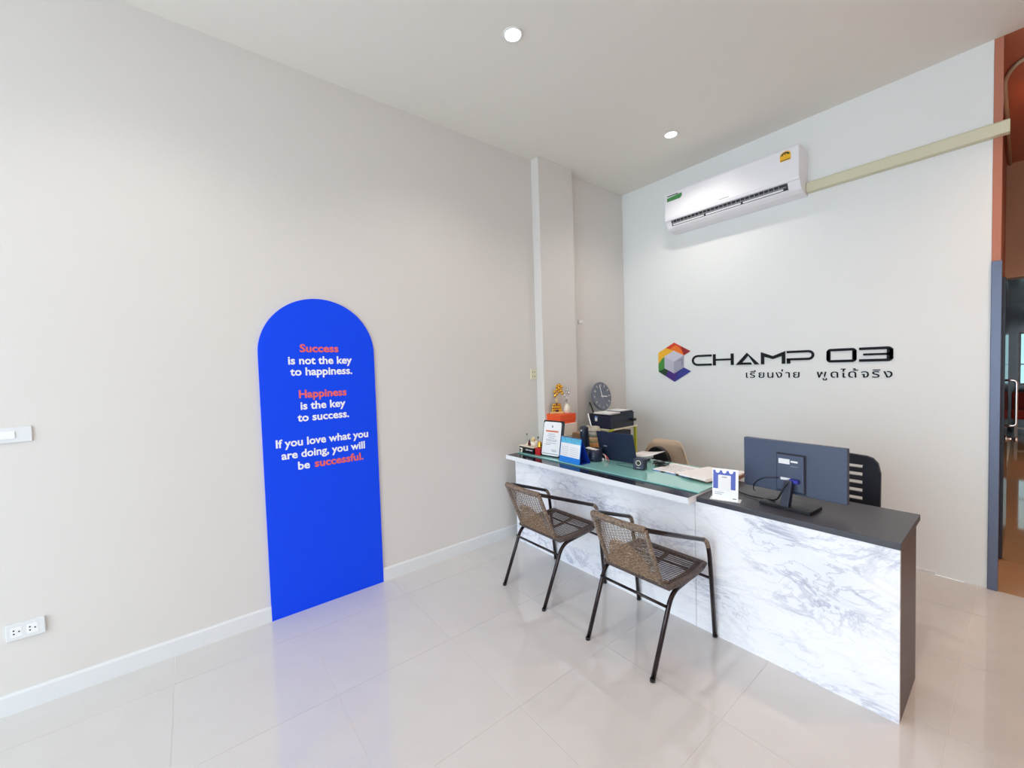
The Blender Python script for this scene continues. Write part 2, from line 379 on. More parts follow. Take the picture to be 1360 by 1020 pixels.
# ------------------------------------------------------------ blue arch wall panel
ar = thing('wall_panel', 'tall royal blue round-topped wall panel with white and coral motto', 'wall panel', (0, 0, 0))
pts = [(-3.849, .0), (-3.105, .0), (-3.105, 1.743)] + [(-3.477+.372*math.cos(a), 1.743+.376*math.sin(a)) for a in [PI*i/40 for i in range(1, 40)]] + [(-3.849, 1.743)]
MB().prism(pts, (.0005, 0, 0), Y, Z, X, .012).build('panel', 'blue_arch', ar)
XT = .0127
def atext(s, y0, y1, z, m='whitetxt', h=.074):
    text(s, 'lettering', m, (XT, y0, z), Y, Z, y1-y0, h, .0012, .026, ar, 'coral lettering' if m == 'coral' else 'white lettering')
atext('Success', -3.607, -3.358, 1.755, 'coral'); atext('is not the key', -3.680, -3.268, 1.673); atext('to happiness.', -3.671, -3.269, 1.598)
atext('Happiness', -3.625, -3.316, 1.446, 'coral'); atext('is the key', -3.619, -3.326, 1.367); atext('to success.', -3.641, -3.305, 1.288)
atext('If you love what you', -3.776, -3.175, 1.127); atext('are doing, you will', -3.747, -3.202, 1.046)
atext('be', -3.652, -3.579, .965); atext('successful.', -3.548, -3.217, .965, 'coral')

# ------------------------------------------------------------ wall plates on the left wall
sw = thing('light_switch', 'wide white switch plate with a grey rocker on the left wall', 'switch', (0, -4.92, 1.353))
MB().prism(rrect(-.115, .102, -.037, .037, .004), (.0003, 0, 0), Y, Z, X, .008).build('plate', 'skirt', sw, bevel=.002)
MB().prism(rrect(-.06, .048, -.018, .018, .003), (.008, 0, 0), Y, Z, X, .004).build('rocker', 'white', sw, bevel=.001)
ol = thing('power_outlet', 'white double power socket low on the left wall', 'socket', (0, -4.885, .395))
MB().prism(rrect(-.064, .064, -.04, .04, .004), (.0003, 0, 0), Y, Z, X, .012).build('plate', 'skirt', ol, bevel=.002)
for dy in (-.03, .022):
    MB().prism(rrect(-.019+dy, .019+dy, -.024, .024, .004), (.012, 0, 0), Y, Z, X, .001).build('socket_face', 'white', ol)
    sl = MB()
    for a, b in ((-.008, .008), (-.008, -.008), (.009, 0)): sl.lathe([(.0035, 0), (.0035, .0006)], (.0131, a+dy, b), 8, X)
    sl.build('socket_holes', 'black', ol)
ps = thing('switch_plate', 'small white outlet plate at the pilaster edge above the trophy', 'socket', (0, -1.51, 1.537))
MB().prism(rrect(-.038, .038, -.05, .05, .004), (.0003, 0, 0), Y, Z, X, .01).build('plate', 'ivory', ps, bevel=.002)
for a in (-.014, .014):
    for b in (-.022, .022): MB().lathe([(.005, 0), (.005, .0008)], (.0103, a, b), 8, X).build('socket_hole', 'black', ps)
rs = thing('wall_sensor', 'tiny white wall plate in the alcove beside the pilaster', 'switch', (0, -.80, 2.09))
MB().prism(rrect(-.035, .035, -.02, .02, .003), (.0003, 0, 0), Y, Z, X, .01).build('plate', 'skirt', rs, bevel=.002)
MB().prism(rrect(-.02, .02, -.011, .011, .002), (.0103, 0, 0), Y, Z, X, .003).build('rocker', 'white', rs)

# ------------------------------------------------------------ air conditioner
ac = thing('air_conditioner', 'white split air conditioner high on the white wall', 'air conditioner', (0, 0, 0))
A0, A1 = .686, 1.885
prof = [(0, 3.355), (-.17, 3.372), (-.2, 3.366), (-.212, 3.35), (-.216, 3.105), (-.212, 3.085), (-.2, 3.083), (-.165, 3.012), (-.12, 2.995), (0, 2.985)]
MB().prism(prof, (A0, 0, 0), Y, Z, X, A1-A0).build('body', 'acwhite', ac, bevel=.004)
MB().prism([(-.2165, 3.102), (-.2195, 3.108), (-.2155, 3.352), (-.203, 3.372), (-.2, 3.37), (-.212, 3.35)], (A0+.004, 0, 0), Y, Z, X, A1-A0-.008).build('front_panel', 'acwhite', ac, bevel=.002)
# air slot on the slanted lower face: plane from (-.2,3.083) to (-.165,3.012)
d = Vector((0, .035, -.071)).normalized(); nn = Vector((0, -.9, -.44)).normalized()
def acs(x0, x1, s0, s1, n0, n1, name, m, lab=None):
    c = Vector(((x0+x1)/2, -.2, 3.083))+d*(s0+s1)/2+nn*(n0+n1)/2
    return MB().obox(c, X, d, nn, (x1-x0)/2, (s1-s0)/2, (n1-n0)/2).build(name, m, ac, label=lab)
acs(A0+.06, A1-.09, .003, .066, .0, .0015, 'air_slot', 'acdark', 'dark open air slot')
acs(A0+.07, A1-.10, .026, .033, .001, .012, 'louver_rod', 'acgrey')
for i in range(3):
    a = A0+.075+i*(A1-A0-.18)/3; acs(a, a+(A1-A0-.18)/3-.02, .038, .052, .002, .010, 'louver', 'acwhite')
for i in range(26): acs(A0+.08+i*.0385, A0+.084+i*.0385, .006, .036, .001, .008, 'vane', 'acgrey')
acs(A0+.06, A1-.09, .058, .067, .001, .014, 'flap', 'acwhite')
acp = Vector((0, -.2185, 0))
MB().prism(rrect(A0+.02, A0+.2, 3.268, 3.345, .008), (0, -.2178, 0), X, Z, -Y, .0012).build('sticker', 'paper', ac, label='green and white sticker')
MB().prism([(A0+.03, 3.275), (A0+.17, 3.275), (A0+.19, 3.29), (A0+.19, 3.325), (A0+.03, 3.31)], (0, -.2191, 0), X, Z, -Y, .0008).build('sticker_print', 'green', ac)
MB().prism([(A0+.03, 3.324), (A0+.15, 3.324), (A0+.15, 3.334), (A0+.03, 3.334)], (0, -.2192, 0), X, Z, -Y, .0006).build('sticker_line', 'l_dgreen', ac)
yl = [(1.748, 3.262), (1.826, 3.262), (1.826, 3.31)] + [(1.787+.039*math.cos(a), 3.31+.03*math.sin(a)) for a in [PI*i/12 for i in range(1, 12)]] + [(1.748, 3.31)]
MB().prism(yl, (0, -.2178, 0), X, Z, -Y, .0012).build('energy_label', 'yellow', ac, label='yellow energy label')
MB().prism([(1.787+.032*math.cos(PI*i/12), 3.308+.024*math.sin(PI*i/12)) for i in range(13)]+[(1.787+.018*math.cos(PI*i/12), 3.308+.013*math.sin(PI*i/12)) for i in range(12, -1, -1)], (0, -.2191, 0), X, Z, -Y, .0008).build('energy_dial', 'l_dgreen', ac)
MB().prism([(1.781, 3.31), (1.793, 3.31), (1.787, 3.326)], (0, -.2192, 0), X, Z, -Y, .0006).build('energy_pointer', 'red', ac)
MB().box(1.753, 1.821, -.2197, -.2190, 3.266, 3.272).build('energy_strip', 'l_dgreen', ac)
MB().box(1.24, 1.33, -.2197, -.2188, 3.122, 3.128).build('badge', 'acgrey', ac)
tag(MB().prism([(0, 3.092), (-.05, 3.09), (-.06, 3.08), (-.06, 3.012), (-.055, 3.006), (0, 3.006)], (A1+.002, 0, 0), Y, Z, X, 2.975-A1).build('pipe_trunking', 'trunk', bevel=.003), 'cream pipe trunking running from the air conditioner along the white wall', 'trunking')

# ------------------------------------------------------------ wall sign: emblem, name, slogan
em = thing('emblem', 'multicolour hexagon emblem wrapped round a grey cube on the white wall', 'emblem', (0, 0, 0))
def poly(pts, m, y=-.0005, th=.004, name='emblem_face', par=em): return MB().prism(pts, (0, y, 0), X, Z, -Y, th).build(name, m, par)
top, ul, ll, bot, lr, ur = (.645, 1.83), (.452, 1.727), (.452, 1.513), (.645, 1.398), (.836, 1.513), (.832, 1.727)
ct, cul, cur, cc, cll, cb, clr = (.644, 1.742), (.53, 1.681), (.755, 1.685), (.643, 1.619), (.53, 1.549), (.645, 1.491), (.755, 1.555)
inr = (.757, 1.686)
poly([top, ur, inr, ct, (.545, 1.776)], 'l_red')
poly([(.72, 1.79), ur, inr, (.745, 1.72), (.735, 1.755)], 'l_dred', y=-.0046, th=.0005)
poly([(.60, 1.766), (.66, 1.80), (.70, 1.78), (.73, 1.74), (.75, 1.70), (.757, 1.686), ct], 'l_orange', y=-.0046, th=.0004)
poly([(.545, 1.776), ct, (.53, 1.681), (.50, 1.66), (.452, 1.60), ul], 'l_yellow')
poly([(.452, 1.60), (.50, 1.66), (.53, 1.681), (.53, 1.549), (.452, 1.513)], 'l_green')
poly([(.452, 1.513), (.53, 1.549), (.57, 1.527), (.54, 1.461)], 'l_dgreen')
poly([(.54, 1.461), (.57, 1.527), cb, clr, (.69, 1.426), bot], 'l_purple')
poly([cb, clr, lr, bot, (.69, 1.426)][1:4]+[(.69, 1.51)], 'l_blue', y=-.0046, th=.0005)
poly([ct, cur, cc, cul], 'cubeT', y=-.0052, name='cube_face'); poly([cul, cc, cb, cll], 'cubeL', y=-.0052, name='cube_face'); poly([cc, cur, clr, cb], 'cubeR', y=-.0052, name='cube_face')
poly([(.69, 1.625), (.74, 1.653), (.74, 1.585), (.732, 1.58), (.732, 1.64), (.69, 1.617)], 'cubeD', y=-.0093, th=.0005, name='cube_mark')

nm = thing('name_lettering', 'large black angular lettering beside the hexagon emblem on the white wall', 'sign', (0, 0, 0))
z0, z1 = 1.568, 1.682; bt = .021
def stroke(path, wd, name, closed=False):
    mb = MB(); P = [Vector((p[0], 0, p[1])) for p in path]; n = len(P); L_, R_ = [], []
    for i, p in enumerate(P):
        ta = (P[i]-P[i-1]).normalized() if (i or closed) else None; tb = (P[(i+1) % n]-P[i]).normalized() if (i < n-1 or closed) else None
        ta = ta or tb; tb = tb or ta; na = Vector((-ta.z, 0, ta.x)); nb = Vector((-tb.z, 0, tb.x)); m_ = (na+nb).normalized(); k = 1/max(.35, m_.dot(na))
        L_.append(p+m_*wd/2*k); R_.append(p-m_*wd/2*k)
    for i in range(n if closed else n-1):
        j = (i+1) % n; q = [L_[i], L_[j], R_[j], R_[i]]
        mb.prism([(a.x, a.z) for a in q], (0, -.0005, 0), X, Z, -Y, .006)
    return mb
def arc2(cx, cz, rx, rz, a0, a1, n=10): return [(cx+rx*math.cos(a0+(a1-a0)*i/n), cz+rz*math.sin(a0+(a1-a0)*i/n)) for i in range(n+1)]
h2 = bt/2; zt, zb = z1-h2, z0+h2; zm = (z0+z1)/2
def L(mb, nm_='letter'): return mb.build(nm_, 'letter', nm)
L(stroke([(1.055, zt)]+arc2(.91, zm, .055, zt-zm, PI/2, 3*PI/2)+[(1.055, zb)], bt, 'C'))
m_ = MB()
def bar(mb, x0, x1, a, b): mb.prism([(x0, a), (x1, a), (x1, b), (x0, b)], (0, -.0005, 0), X, Z, -Y, .006)
bar(m_, 1.067, 1.095, z0, z1); bar(m_, 1.241, 1.269, z0, z1); bar(m_, 1.095, 1.241, zm-h2*.9, zm+h2*.9); L(m_)
m_ = MB(); Q = lambda mb, p: mb.prism(p, (0, -.0005, 0), X, Z, -Y, .006)
Q(m_, [(1.287, z0), (1.33, z0), (1.402, z1-.028), (1.39, z1)]); Q(m_, [(1.39, z1), (1.402, z1-.028), (1.457, z0), (1.5, z0)]); Q(m_, [(1.33, z0), (1.435, z0), (1.423, z0+bt), (1.344, z0+bt)]); L(m_)
m_ = MB(); Q(m_, [(1.512, z0), (1.54, z0), (1.54, z1-.044), (1.512, z1)]); Q(m_, [(1.683, z0), (1.711, z0), (1.711, z1), (1.683, z1-.044)])
Q(m_, [(1.512, z1), (1.54, z1-.044), (1.6115, zm-.012), (1.6115, zm+.016)][0:4]); Q(m_, [(1.711, z1), (1.6115, zm+.016), (1.6115, zm-.012), (1.683, z1-.044)]); L(m_)
m_ = stroke([(1.722, zt)]+arc2(1.885, z1-h2-.033, .033, .033, PI/2, -PI/2)+[(1.722, z1-h2-.066)], bt*.95, 'P'); bar(m_, 1.722, 1.75, z0, z1-.07); L(m_)
sq = []
for cx, cz, a in ((2.181, zb+.018, -PI/2), (2.181, zt-.018, 0), (2.041, zt-.018, PI/2), (2.041, zb+.018, PI)): sq += arc2(cx, cz, .018, .018, a, a+PI/2, 4)
m_ = stroke(sq, bt, 'O', True); bar(m_, 2.013, 2.04, z0+.02, z1-.02); bar(m_, 2.182, 2.209, z0+.02, z1-.02); L(m_)
m_ = stroke([(2.225, zt)]+arc2(2.396, zt-.02, .02, .02, PI/2, 0, 4)+[(2.416, zm)]+arc2(2.396, zb+.02, .02, .02, 0, -PI/2, 4)+[(2.225, zb)], bt, '3'); bar(m_, 2.25, 2.41, zm-h2*.8, zm+h2*.8); bar(m_, 2.39, 2.427, z0+.018, z1-.018); L(m_)
sg = thing('slogan_lettering', 'small black Thai slogan line under the large black letters', 'sign', (0, 0, 0))
def thai(s, x0, x1, nm_):      # each separate character stroke is a part of its own
    o = text(s, nm_, 'letter', (x0, -.0005, 1.443), X, Z, x1-x0, .088, .004, .006, sg, spacing=1.18)
    bm = bmesh.new(); bm.from_mesh(o.data); bm.verts.ensure_lookup_table(); seen = set()
    for v in bm.verts:
        if v.index in seen: continue
        st_ = [v]; isl = []; seen.add(v.index)
        while st_:
            a = st_.pop(); isl.append(a)
            for e in a.link_edges:
                b = e.other_vert(a)
                if b.index not in seen: seen.add(b.index); st_.append(b)
        ids = {a.index: i for i, a in enumerate(isl)}
        fs = [tuple(ids[q.index] for q in f.verts) for f in bm.faces if f.verts[0].index in ids]
        MB().add([a.co[:] for a in isl], fs).build('character', 'letter', sg)
    bm.free(); bpy.data.objects.remove(o)
thai('เรียนง่าย', 1.38, 1.819, 'word'); thai('พูดได้จริง', 1.945, 2.423, 'word')

# ------------------------------------------------------------ reception counters
YD = -1.856
c1 = thing('reception_counter', 'white marbled counter, left unit with a glass-covered dark top', 'counter', (0, 0, 0), 0, 'marbled reception counter units')
MB().box(.106, 1.821, YD, YD+.02, 0, .773).build('front_panel', 'marble', c1)
MB().box(.10, 1.821, YD+.02, YD+.04, 0, .773).box(.10, .13, YD+.04, -1.27, 0, .773).box(1.79, 1.821, YD+.04, -1.27, 0, .773).box(.13, 1.79, -1.6, -1.58, .1, .773).build('carcass', 'desk_in', c1)
MB().box(.088, 1.829, -1.944, -1.24, .7745, .809).build('top_board', 'slabblack', c1, label='glossy black top')
MB().box(.087, 1.830, -1.948, -1.944, .773, .8095).box(1.829, 1.833, -1.948, -1.24, .773, .8095).box(.084, .088, -1.948, -1.24, .773, .8095).build('edge_band', 'edgewhite', c1, label='white edge band')
gl = MB().box(.10, 1.832, -1.822, -1.235, .8100, .818).build('glass_sheet', 'glass', c1, bevel=.001, label='pale green glass sheet')
c2 = thing('reception_counter', 'white marbled counter, right unit with a matt dark top and brown end', 'counter', (0, 0, 0), 0, 'marbled reception counter units')
MB().box(1.824, 2.7265, YD, YD+.02, 0, .7695).build('front_panel', 'marble', c2)
MB().box(2.706, 2.7275, YD+.02, -1.45, 0, .7695).build('end_panel', 'panel_brown', c2, label='brown-grey end panel')
MB().box(1.824, 2.70, YD+.02, YD+.04, 0, .7695).box(1.824, 1.85, YD+.04, -1.43, 0, .7695).build('carcass', 'desk_in', c2)
MB().box(1.834, 2.7295, YD-.002, -1.345, .770, .800).build('top_board', 'slabdark', c2, bevel=.0015, label='dark grey top')

# ------------------------------------------------------------ wicker chairs
def make_chair(label):
    t = thing('wicker_chair', label, 'chair', (0, 0, 0), 0, 'brown wicker chairs before the counter')
    r = .0125
    # back top loop + arms + front legs : one bent tube
    arm = [(-.257, .285, 0), (-.256, .235, .50), (-.252, .215, .592), (-.215, -.19, .735), (-.165, -.268, .757), (.165, -.268, .757), (.215, -.19, .735), (.252, .215, .592), (.256, .235, .50), (.257, .285, 0)]
    P = rnd(arm, .075, 7)
    MB().tube(P, r, 10).build('arm_frame', 'tube', t)
    for s in (-1, 1):
        lg = MB().tube(rnd([(s*.212, -.287, 0), (s*.217, -.105, .392), (s*.222, .20, .418)], .07, 6), r, 10).build('leg', 'tube', t)
        MB().lathe([(.0132, 0), (.0135, .012), (.0128, .014)], (s*.212, -.287, .0005), 10).build('foot_cap', 'black', lg)
        MB().lathe([(.0132, 0), (.0135, .012), (.0128, .014)], (s*.257, .285, .0005), 10).build('foot_cap', 'black', t)
        MB().tube(rnd([(s*.2558, .2335, .505), (s*.252, .215, .592), (s*.243, .118, .627)], .075, 7)[1:-1], .0134, 10).build('arm_collar', 'wick', t)
    MB().tube([(-.214, -.155, .335), (.214, -.155, .335)], .008, 8).build('rear_stretcher', 'tube', t)
    MB().tube([(-.2565, .25, .36), (.2565, .25, .36)], .008, 8).build('front_stretcher', 'tube', t)
    # seat frame (wrapped in wicker)
    def seat_pt(u, v):   # u -1..1 across, v 0..1 back to front
        hw = .208+.018*math.sin(PI*v)+.012*v
        return Vector((u*hw, -.115+.36*v, .418+.014*math.sin(PI*v)*0+.016*v-.012*(1-u*u)*math.sin(PI*v)))
    ring = [seat_pt(-1, v/8) for v in range(9)]+[seat_pt(u/4, 1) for u in range(-3, 4)]+[seat_pt(1, 1-v/8) for v in range(9)]+[seat_pt(-u/4, 0) for u in range(-3, 4)]
    MB().tube(ring, .016, 10, closed=True).build('seat_edge', 'wickdark', t)
    s_ = MB()
    for i in range(38):
        v = .03+i*.94/37; s_.tube([seat_pt(u/4, v)+Z*(.0015 if (i % 2) else -.0015) for u in range(-4, 5)], .0028, 4, caps=False)
    s_.build('seat_weave', 'wickdark', t, kind='stuff')
    s_ = MB()
    for u0 in (-.86, -.03, .80):
        for k in range(6): s_.tube([seat_pt(u0+k*.022, v/8)+Z*.004 for v in range(9)], .0024, 4, caps=False)
    s_.build('seat_band', 'wickdark', t)
    # back panel
    def back_pt(u, v, off=0):  # v 0 bottom .. 1 top
        p = Vector((u*.172, -.128-.140*v-.018*(1-u*u)*math.sin(PI*v*.8), .425+.33*v)); return p+Vector((0, -.92, -.38))*off
    MB().tube([back_pt(-1, 0, 0)+Vector((0, .06, -.012)), back_pt(-1, .04), back_pt(-1, .5), back_pt(-1, 1)], .0135, 10).build('back_rail', 'wick', t)
    MB().tube([back_pt(1, 0, 0)+Vector((0, .06, -.012)), back_pt(1, .04), back_pt(1, .5), back_pt(1, 1)], .0135, 10).build('back_rail', 'wick', t)
    MB().tube([back_pt(u/6, 1)+Vector((0, 0, .002)) for u in range(-6, 7)], .0175, 12).build('top_wrap', 'wicktan' if 0 else 'wick', t)
    wr = MB()
    for i in range(46):
        a = -.98+i*1.96/45; wr.tube([back_pt(a, 1)+Vector((.0, .0178*math.cos(q), .002+.0178*math.sin(q))) for q in [2*PI*k/8 for k in range(8)]], .0022, 4, closed=True)
    for s in (-1, 1):
        for i in range(40):
            v = .05+i*.9/39; c_ = back_pt(s, v); wr.tube([c_+Vector((.0138*math.cos(q), .0138*math.sin(q), 0)) for q in [2*PI*k/6 for k in range(6)]], .002, 3, closed=True)
    wr.build('wrap_strands', 'wick', t, kind='stuff')
    bw = MB()
    for i in range(30):
        u = -.93+i*1.86/29; bw.tube([back_pt(u, v/8, .0012*(1 if i % 2 else -1)) for v in range(9)], .0019, 4, caps=False)
    for i in range(38):
        v = .02+i*.94/37; bw.tube([back_pt(u/6, v, .0014*(1 if (i+u) % 2 else -1)) for u in range(-6, 7)], .0015, 4, caps=False)
    bw.build('back_weave', 'wick', t, kind='stuff')
    pt = MB()
    for i in range(22):     # dense tan pattern: a dome standing on a full-width band
        v = .03+i*.60/21
        hw = .92 if v < .2 else .92*math.sqrt(max(.02, 1-((v-.2)/.46)**2))*.8+.02
        n_ = 14
        pt.tube([back_pt(hw*(2*k/n_-1), v+.006*(k % 2), .0035*(1 if (i+k) % 2 else -.2)) for k in range(n_+1)], .0029, 4, caps=False)
    pt.build('woven_pattern', 'wicktan', t, kind='stuff', label='denser tan dome pattern')
    return t
def copy_tree(o, par=None):
    c = o.copy(); COL.objects.link(c); c.parent = par
    for ch in list(o.children): copy_tree(ch, c)
    return c
ch1 = make_chair('brown wicker armchair with bronze legs, farther one by the left wall')
ch1.location = (.880, -2.155, 0)
ch2 = copy_tree(ch1); ch2.location = (1.684, -2.157, 0); ch2['label'] = 'brown wicker armchair with bronze legs, nearer one at the counter middle'

# ------------------------------------------------------------ things on the left counter (z = .818 on the glass)
G = .8185
# organiser tray with trinkets
og = thing('desk_organizer', 'low black box with slots at the left end of the counter', 'organizer', (0, 0, 0))
MB().box(.105, .300, -1.80, -1.70, G, G+.058).build('box', 'blackgloss', og, bevel=.002)
MB().box(.10, .305, -1.805, -1.695, G+.058, G+.064).build('lid', 'fig_white', og)
for i, (a, b) in enumerate(((.12, .15), (.2, .235), (.245, .285))): MB().box(a, b, -1.806, -1.80, G+.03, G+.036+.006*(i == 0)).build('slot_label', 'paper', og)
tag(MB().box(.312, .37, -1.79, -1.70, G, G+.062).build('red_box', 'red', bevel=.003), 'small red box beside the black slotted box', 'box')
fg = thing('cat_figurine', 'white and orange ceramic figurine on the black box', 'figurine', (.262, -1.75, G+.0645), .9)
MB().ball((0, 0, .03), .032, 12, 1.15, .8, .95).build('body', 'fig_white', fg)
MB().ball((-.01, -.012, .062), .02, 12).build('head', 'goldpale', fg)
MB().ball((-.018, -.026, .064), .004, 8).ball((0.0, -.03, .064), .004, 8).build('eyes', 'black', fg)
MB().lathe([(.009, 0), (.001, .016)], (-.022, -.008, .078), 8).lathe([(.009, 0), (.001, .016)], (.002, -.008, .08), 8).build('ears', 'fig_white', fg)
gf = thing('gold_figurine', 'small gold figurine with a black topped rod on the red box', 'figurine', (.335, -1.75, G+.0625))
MB().lathe([(.022, 0), (.025, .012), (.016, .03), (.02, .042), (.006, .055)], (0, 0, 0), 14).build('body', 'gold', gf)
MB().tube([(-.012, 0, .03), (-.02, 0, .085)], .0022, 6).build('rod', 'gold', gf)
MB().ball((-.02, 0, .088), .007, 8, 1, 1, 1.6).build('tip', 'black', gf)
pr = thing('rod_figurine', 'slim black tipped rod on a tiny stand at the counter left end', 'figurine', (.165, -1.75, G+.0645))
MB().lathe([(.018, 0), (.018, .006), (.006, .012), (.005, .03)], (0, 0, 0), 12).build('base', 'fig_white', pr)
MB().tube([(0, 0, .03), (-.006, 0, .095)], .002, 6).build('rod', 'silver', pr)
MB().ball((-.006, 0, .1), .006, 8, 1, 1, 1.8).build('tip', 'black', pr)
dk = thing('dark_figurine', 'dark little figurine between the rod and the white ceramic one', 'figurine', (.205, -1.762, G+.0645))
MB().ball((0, 0, .016), .016, 10, 1.1, 1, 1).ball((.004, -.004, .038), .01, 10).build('body', 'darkred', dk)
MB().lathe([(.006, 0), (.004, .01), (.001, .014)], (.004, -.004, .046), 8).build('hat', 'black', dk)
wg = thing('lucky_charm', 'tiny white charm leaning on the black box front', 'figurine', (.15, -1.812, G))
MB().ball((0, 0, .012), .012, 10).ball((.006, 0, .032), .009, 10).build('body', 'fig_white', wg)
cn = thing('tumbler', 'small clear tumbler behind the framed notice', 'cup', (.30, -1.655, G))
MB().lathe([(.022, 0), (.028, .11), (.026, .11), (.02, .004)], (0, 0, 0), 18).build('cup', 'white', cn)
MB().ball((.02, 0, .13), .016, 10, 1.3, .8, .8).build('topper', 'silver', cn)

# framed notice (table stand), tilted back
nf = thing('notice_frame', 'black table frame with a white printed notice', 'picture frame', (.372, -1.776, G), math.radians(8))
a = math.radians(11); U = Vector((0, math.sin(a), math.cos(a))); N = Vector((0, -math.cos(a), math.sin(a)))
MB().prism(rrect(0, .222, 0, .318, .014), (0, 0, 0), X, U, -N, .014).build('frame', 'blackgloss', nf, bevel=.002)
MB().prism(rrect(.008, .2, .012, .305, .018), (0, 0, 0), X, U, N, .0025).build('notice', 'paper', nf)
on = N*.0028
def nline(x0, x1, v, h, m, name='print_line'): MB().prism([(x0, v), (x1, v), (x1, v+h), (x0, v+h)], on, X, U, N, .0005).build(name, m, nf)
nline(.035, .172, .216, .014, 'print_orange', 'print_banner'); nline(.018, .192, .024, .005, 'ink')
for v, x0, x1 in ((.197, .065, .14), (.18, .055, .15), (.163, .07, .135), (.147, .045, .165), (.135, .05, .16), (.118, .05, .155), (.104, .035, .1), (.06, .11, .165), (.05, .12, .17)): nline(x0, x1, v, .0035, 'ink')
MB().prism([(.104+.008*math.cos(q), .265+.012*math.sin(q)) for q in [2*PI*i/6 for i in range(6)]], on, X, U, N, .0005).build('print_mark', 'ink', nf)
MB().obox(Vector((.11, .115, .09)), X, Vector((0, -.5, 1)), Vector((0, 1, .5)), .03, .095, .002).build('easel_back', 'black', nf)

# desk calendar
cal = thing('desk_calendar', 'blue and white tent calendar with a sea photo strip', 'calendar', (.632, -1.806, G), math.radians(-3))
a = math.radians(9); U = Vector((0, math.sin(a), math.cos(a))); N = Vector((0, -math.cos(a), math.sin(a))); hc = .205
MB().prism([(0, 0), (.236, 0), (.236, hc), (0, hc)], (0, 0, .002), X, U, -N, .003).build('front_board', 'calblue', cal)
MB().prism([(.006, .045), (.23, .045), (.23, .155), (.006, .155)], Vector((0, 0, .002)), X, U, N, .0012).build('page', 'paper', cal)
MB().prism([(.006, .155), (.23, .155), (.23, hc-.004), (.006, hc-.004)], Vector((0, 0, .002)), X, U, N, .0012).build('photo_strip', 'calsky', cal)
for i in range(5): MB().prism([(.02, .058+i*.016), (.10, .058+i*.016), (.10, .0595+i*.016), (.02, .0595+i*.016)], Vector((0, 0, .002))+N*.0013, X, U, N, .0004).prism([(.12, .058+i*.016), (.215, .058+i*.016), (.215, .0595+i*.016), (.12, .0595+i*.016)], Vector((0, 0, .002))+N*.0013, X, U, N, .0004).build('date_row', 'ink', cal)
tp = U*hc+Vector((0, 0, .002)); bb = Vector((0, .125, .002)); V2 = (tp-bb)
MB().prism([(0, 0), (.236, 0), (.236, 1), (0, 1)], bb, X, V2, Vector((0, -.8, -.4)).normalized(), .003).build('back_board', 'caldark', cal)
MB().box(0, .236, .004, .125, .0, .002).build('base_board', 'caldark', cal)
rg = MB()
for i in range(16): rg.tube([tp+Vector((.012+i*.014, .006*math.cos(q), .006*math.sin(q)-.002)) for q in [2*PI*k/8 for k in range(8)]], .0009, 4, closed=True)
rg.build('wire_binding', 'silver', cal, kind='stuff')

# dark round tub / mug in front of coffee
mg = thing('pen_pot', 'short black pot with faint white print beside the calendar', 'pot', (.842, -1.60, G))
MB().lathe([(.055, 0), (.06, .004), (.06, .097), (.054, .099), (.054, .085), (.001, .085)], (0, 0, 0), 28).build('pot', 'navy', mg)
for z in (.028, .045): MB().obox((.022, -.0555, z), (1, .4, 0), (-.4, 1, 0), Z, .009, .0006, .002).build('print_line', 'ink', mg)
mp_ = thing('paper_slip', 'narrow folded paper slip lying across the black pot', 'paper', (.83, -1.62, G+.0995))
MB().prism([(-.05, 0), (.055, -.01), (.06, -.002), (-.05, .006)], (0, -.02, 0), X, Z, Y, .04).build('slip', 'paper_warm', mp_)

# iced coffee in a clear plastic cup behind the pot, standing on the glass
cf = thing('iced_coffee', 'iced milk coffee in a clear plastic cup with a white straw', 'cup', (.70, -1.43, G))
MB().lathe([(.033, 0), (.036, .004), (.042, .07), (.046, .11), (.001, .11)], (0, 0, 0), 24).build('coffee', 'coffee2', cf)
MB().lathe([(.046, .11), (.049, .15), (.046, .162), (.001, .165)], (0, 0, 0), 24).build('milk_foam', 'coffee', cf)
MB().lathe([(.050, .166), (.054, .215), (.052, .215), (.048, .166)], (0, 0, 0), 24).build('cup', 'clearplastic', cf)
MB().lathe([(.056, .213), (.057, .222), (.05, .228), (.044, .25), (.02, .256), (.001, .256)], (0, 0, 0), 24).build('lid', 'clearplastic', cf)
MB().tube([(.005, 0, .12), (-.07, 0, .36)], .0045, 8).build('straw', 'white', cf)
bp_ = thing('bluetooth_speaker', 'tall dark rounded bottle shaped case left of the iced coffee', 'bottle', (.59, -1.44, G))
MB().lathe([(.036, 0), (.04, .006), (.04, .215), (.036, .236), (.02, .247), (.001, .248)], (0, 0, 0), 24).build('body', 'navy', bp_)
bp_.name = 'tall_flask'; MB().ball((.0, -.038, .21), .009, 8).build('button', 'white', bp_)
cb_ = thing('cable_bundle', 'small bundle of white and pink charging cables by the laptop', 'cable', (.895, -1.55, G))
MB().tube(rnd([(-.02, 0, .055), (.0, .01, .045), (.018, 0, .03), (.03, -.01, .012), (.035, -.02, .004)], .01, 3), .0035, 6).build('cable', 'boxwhite', cb_)
MB().ball((-.005, -.008, .009), .013, 10).build('plug', 'white', cb_)
MB().tube([(.012, 0, .05), (.03, .01, .025), (.05, -.002, .004)], .003, 6).build('pink_cable', 'coral', cb_)

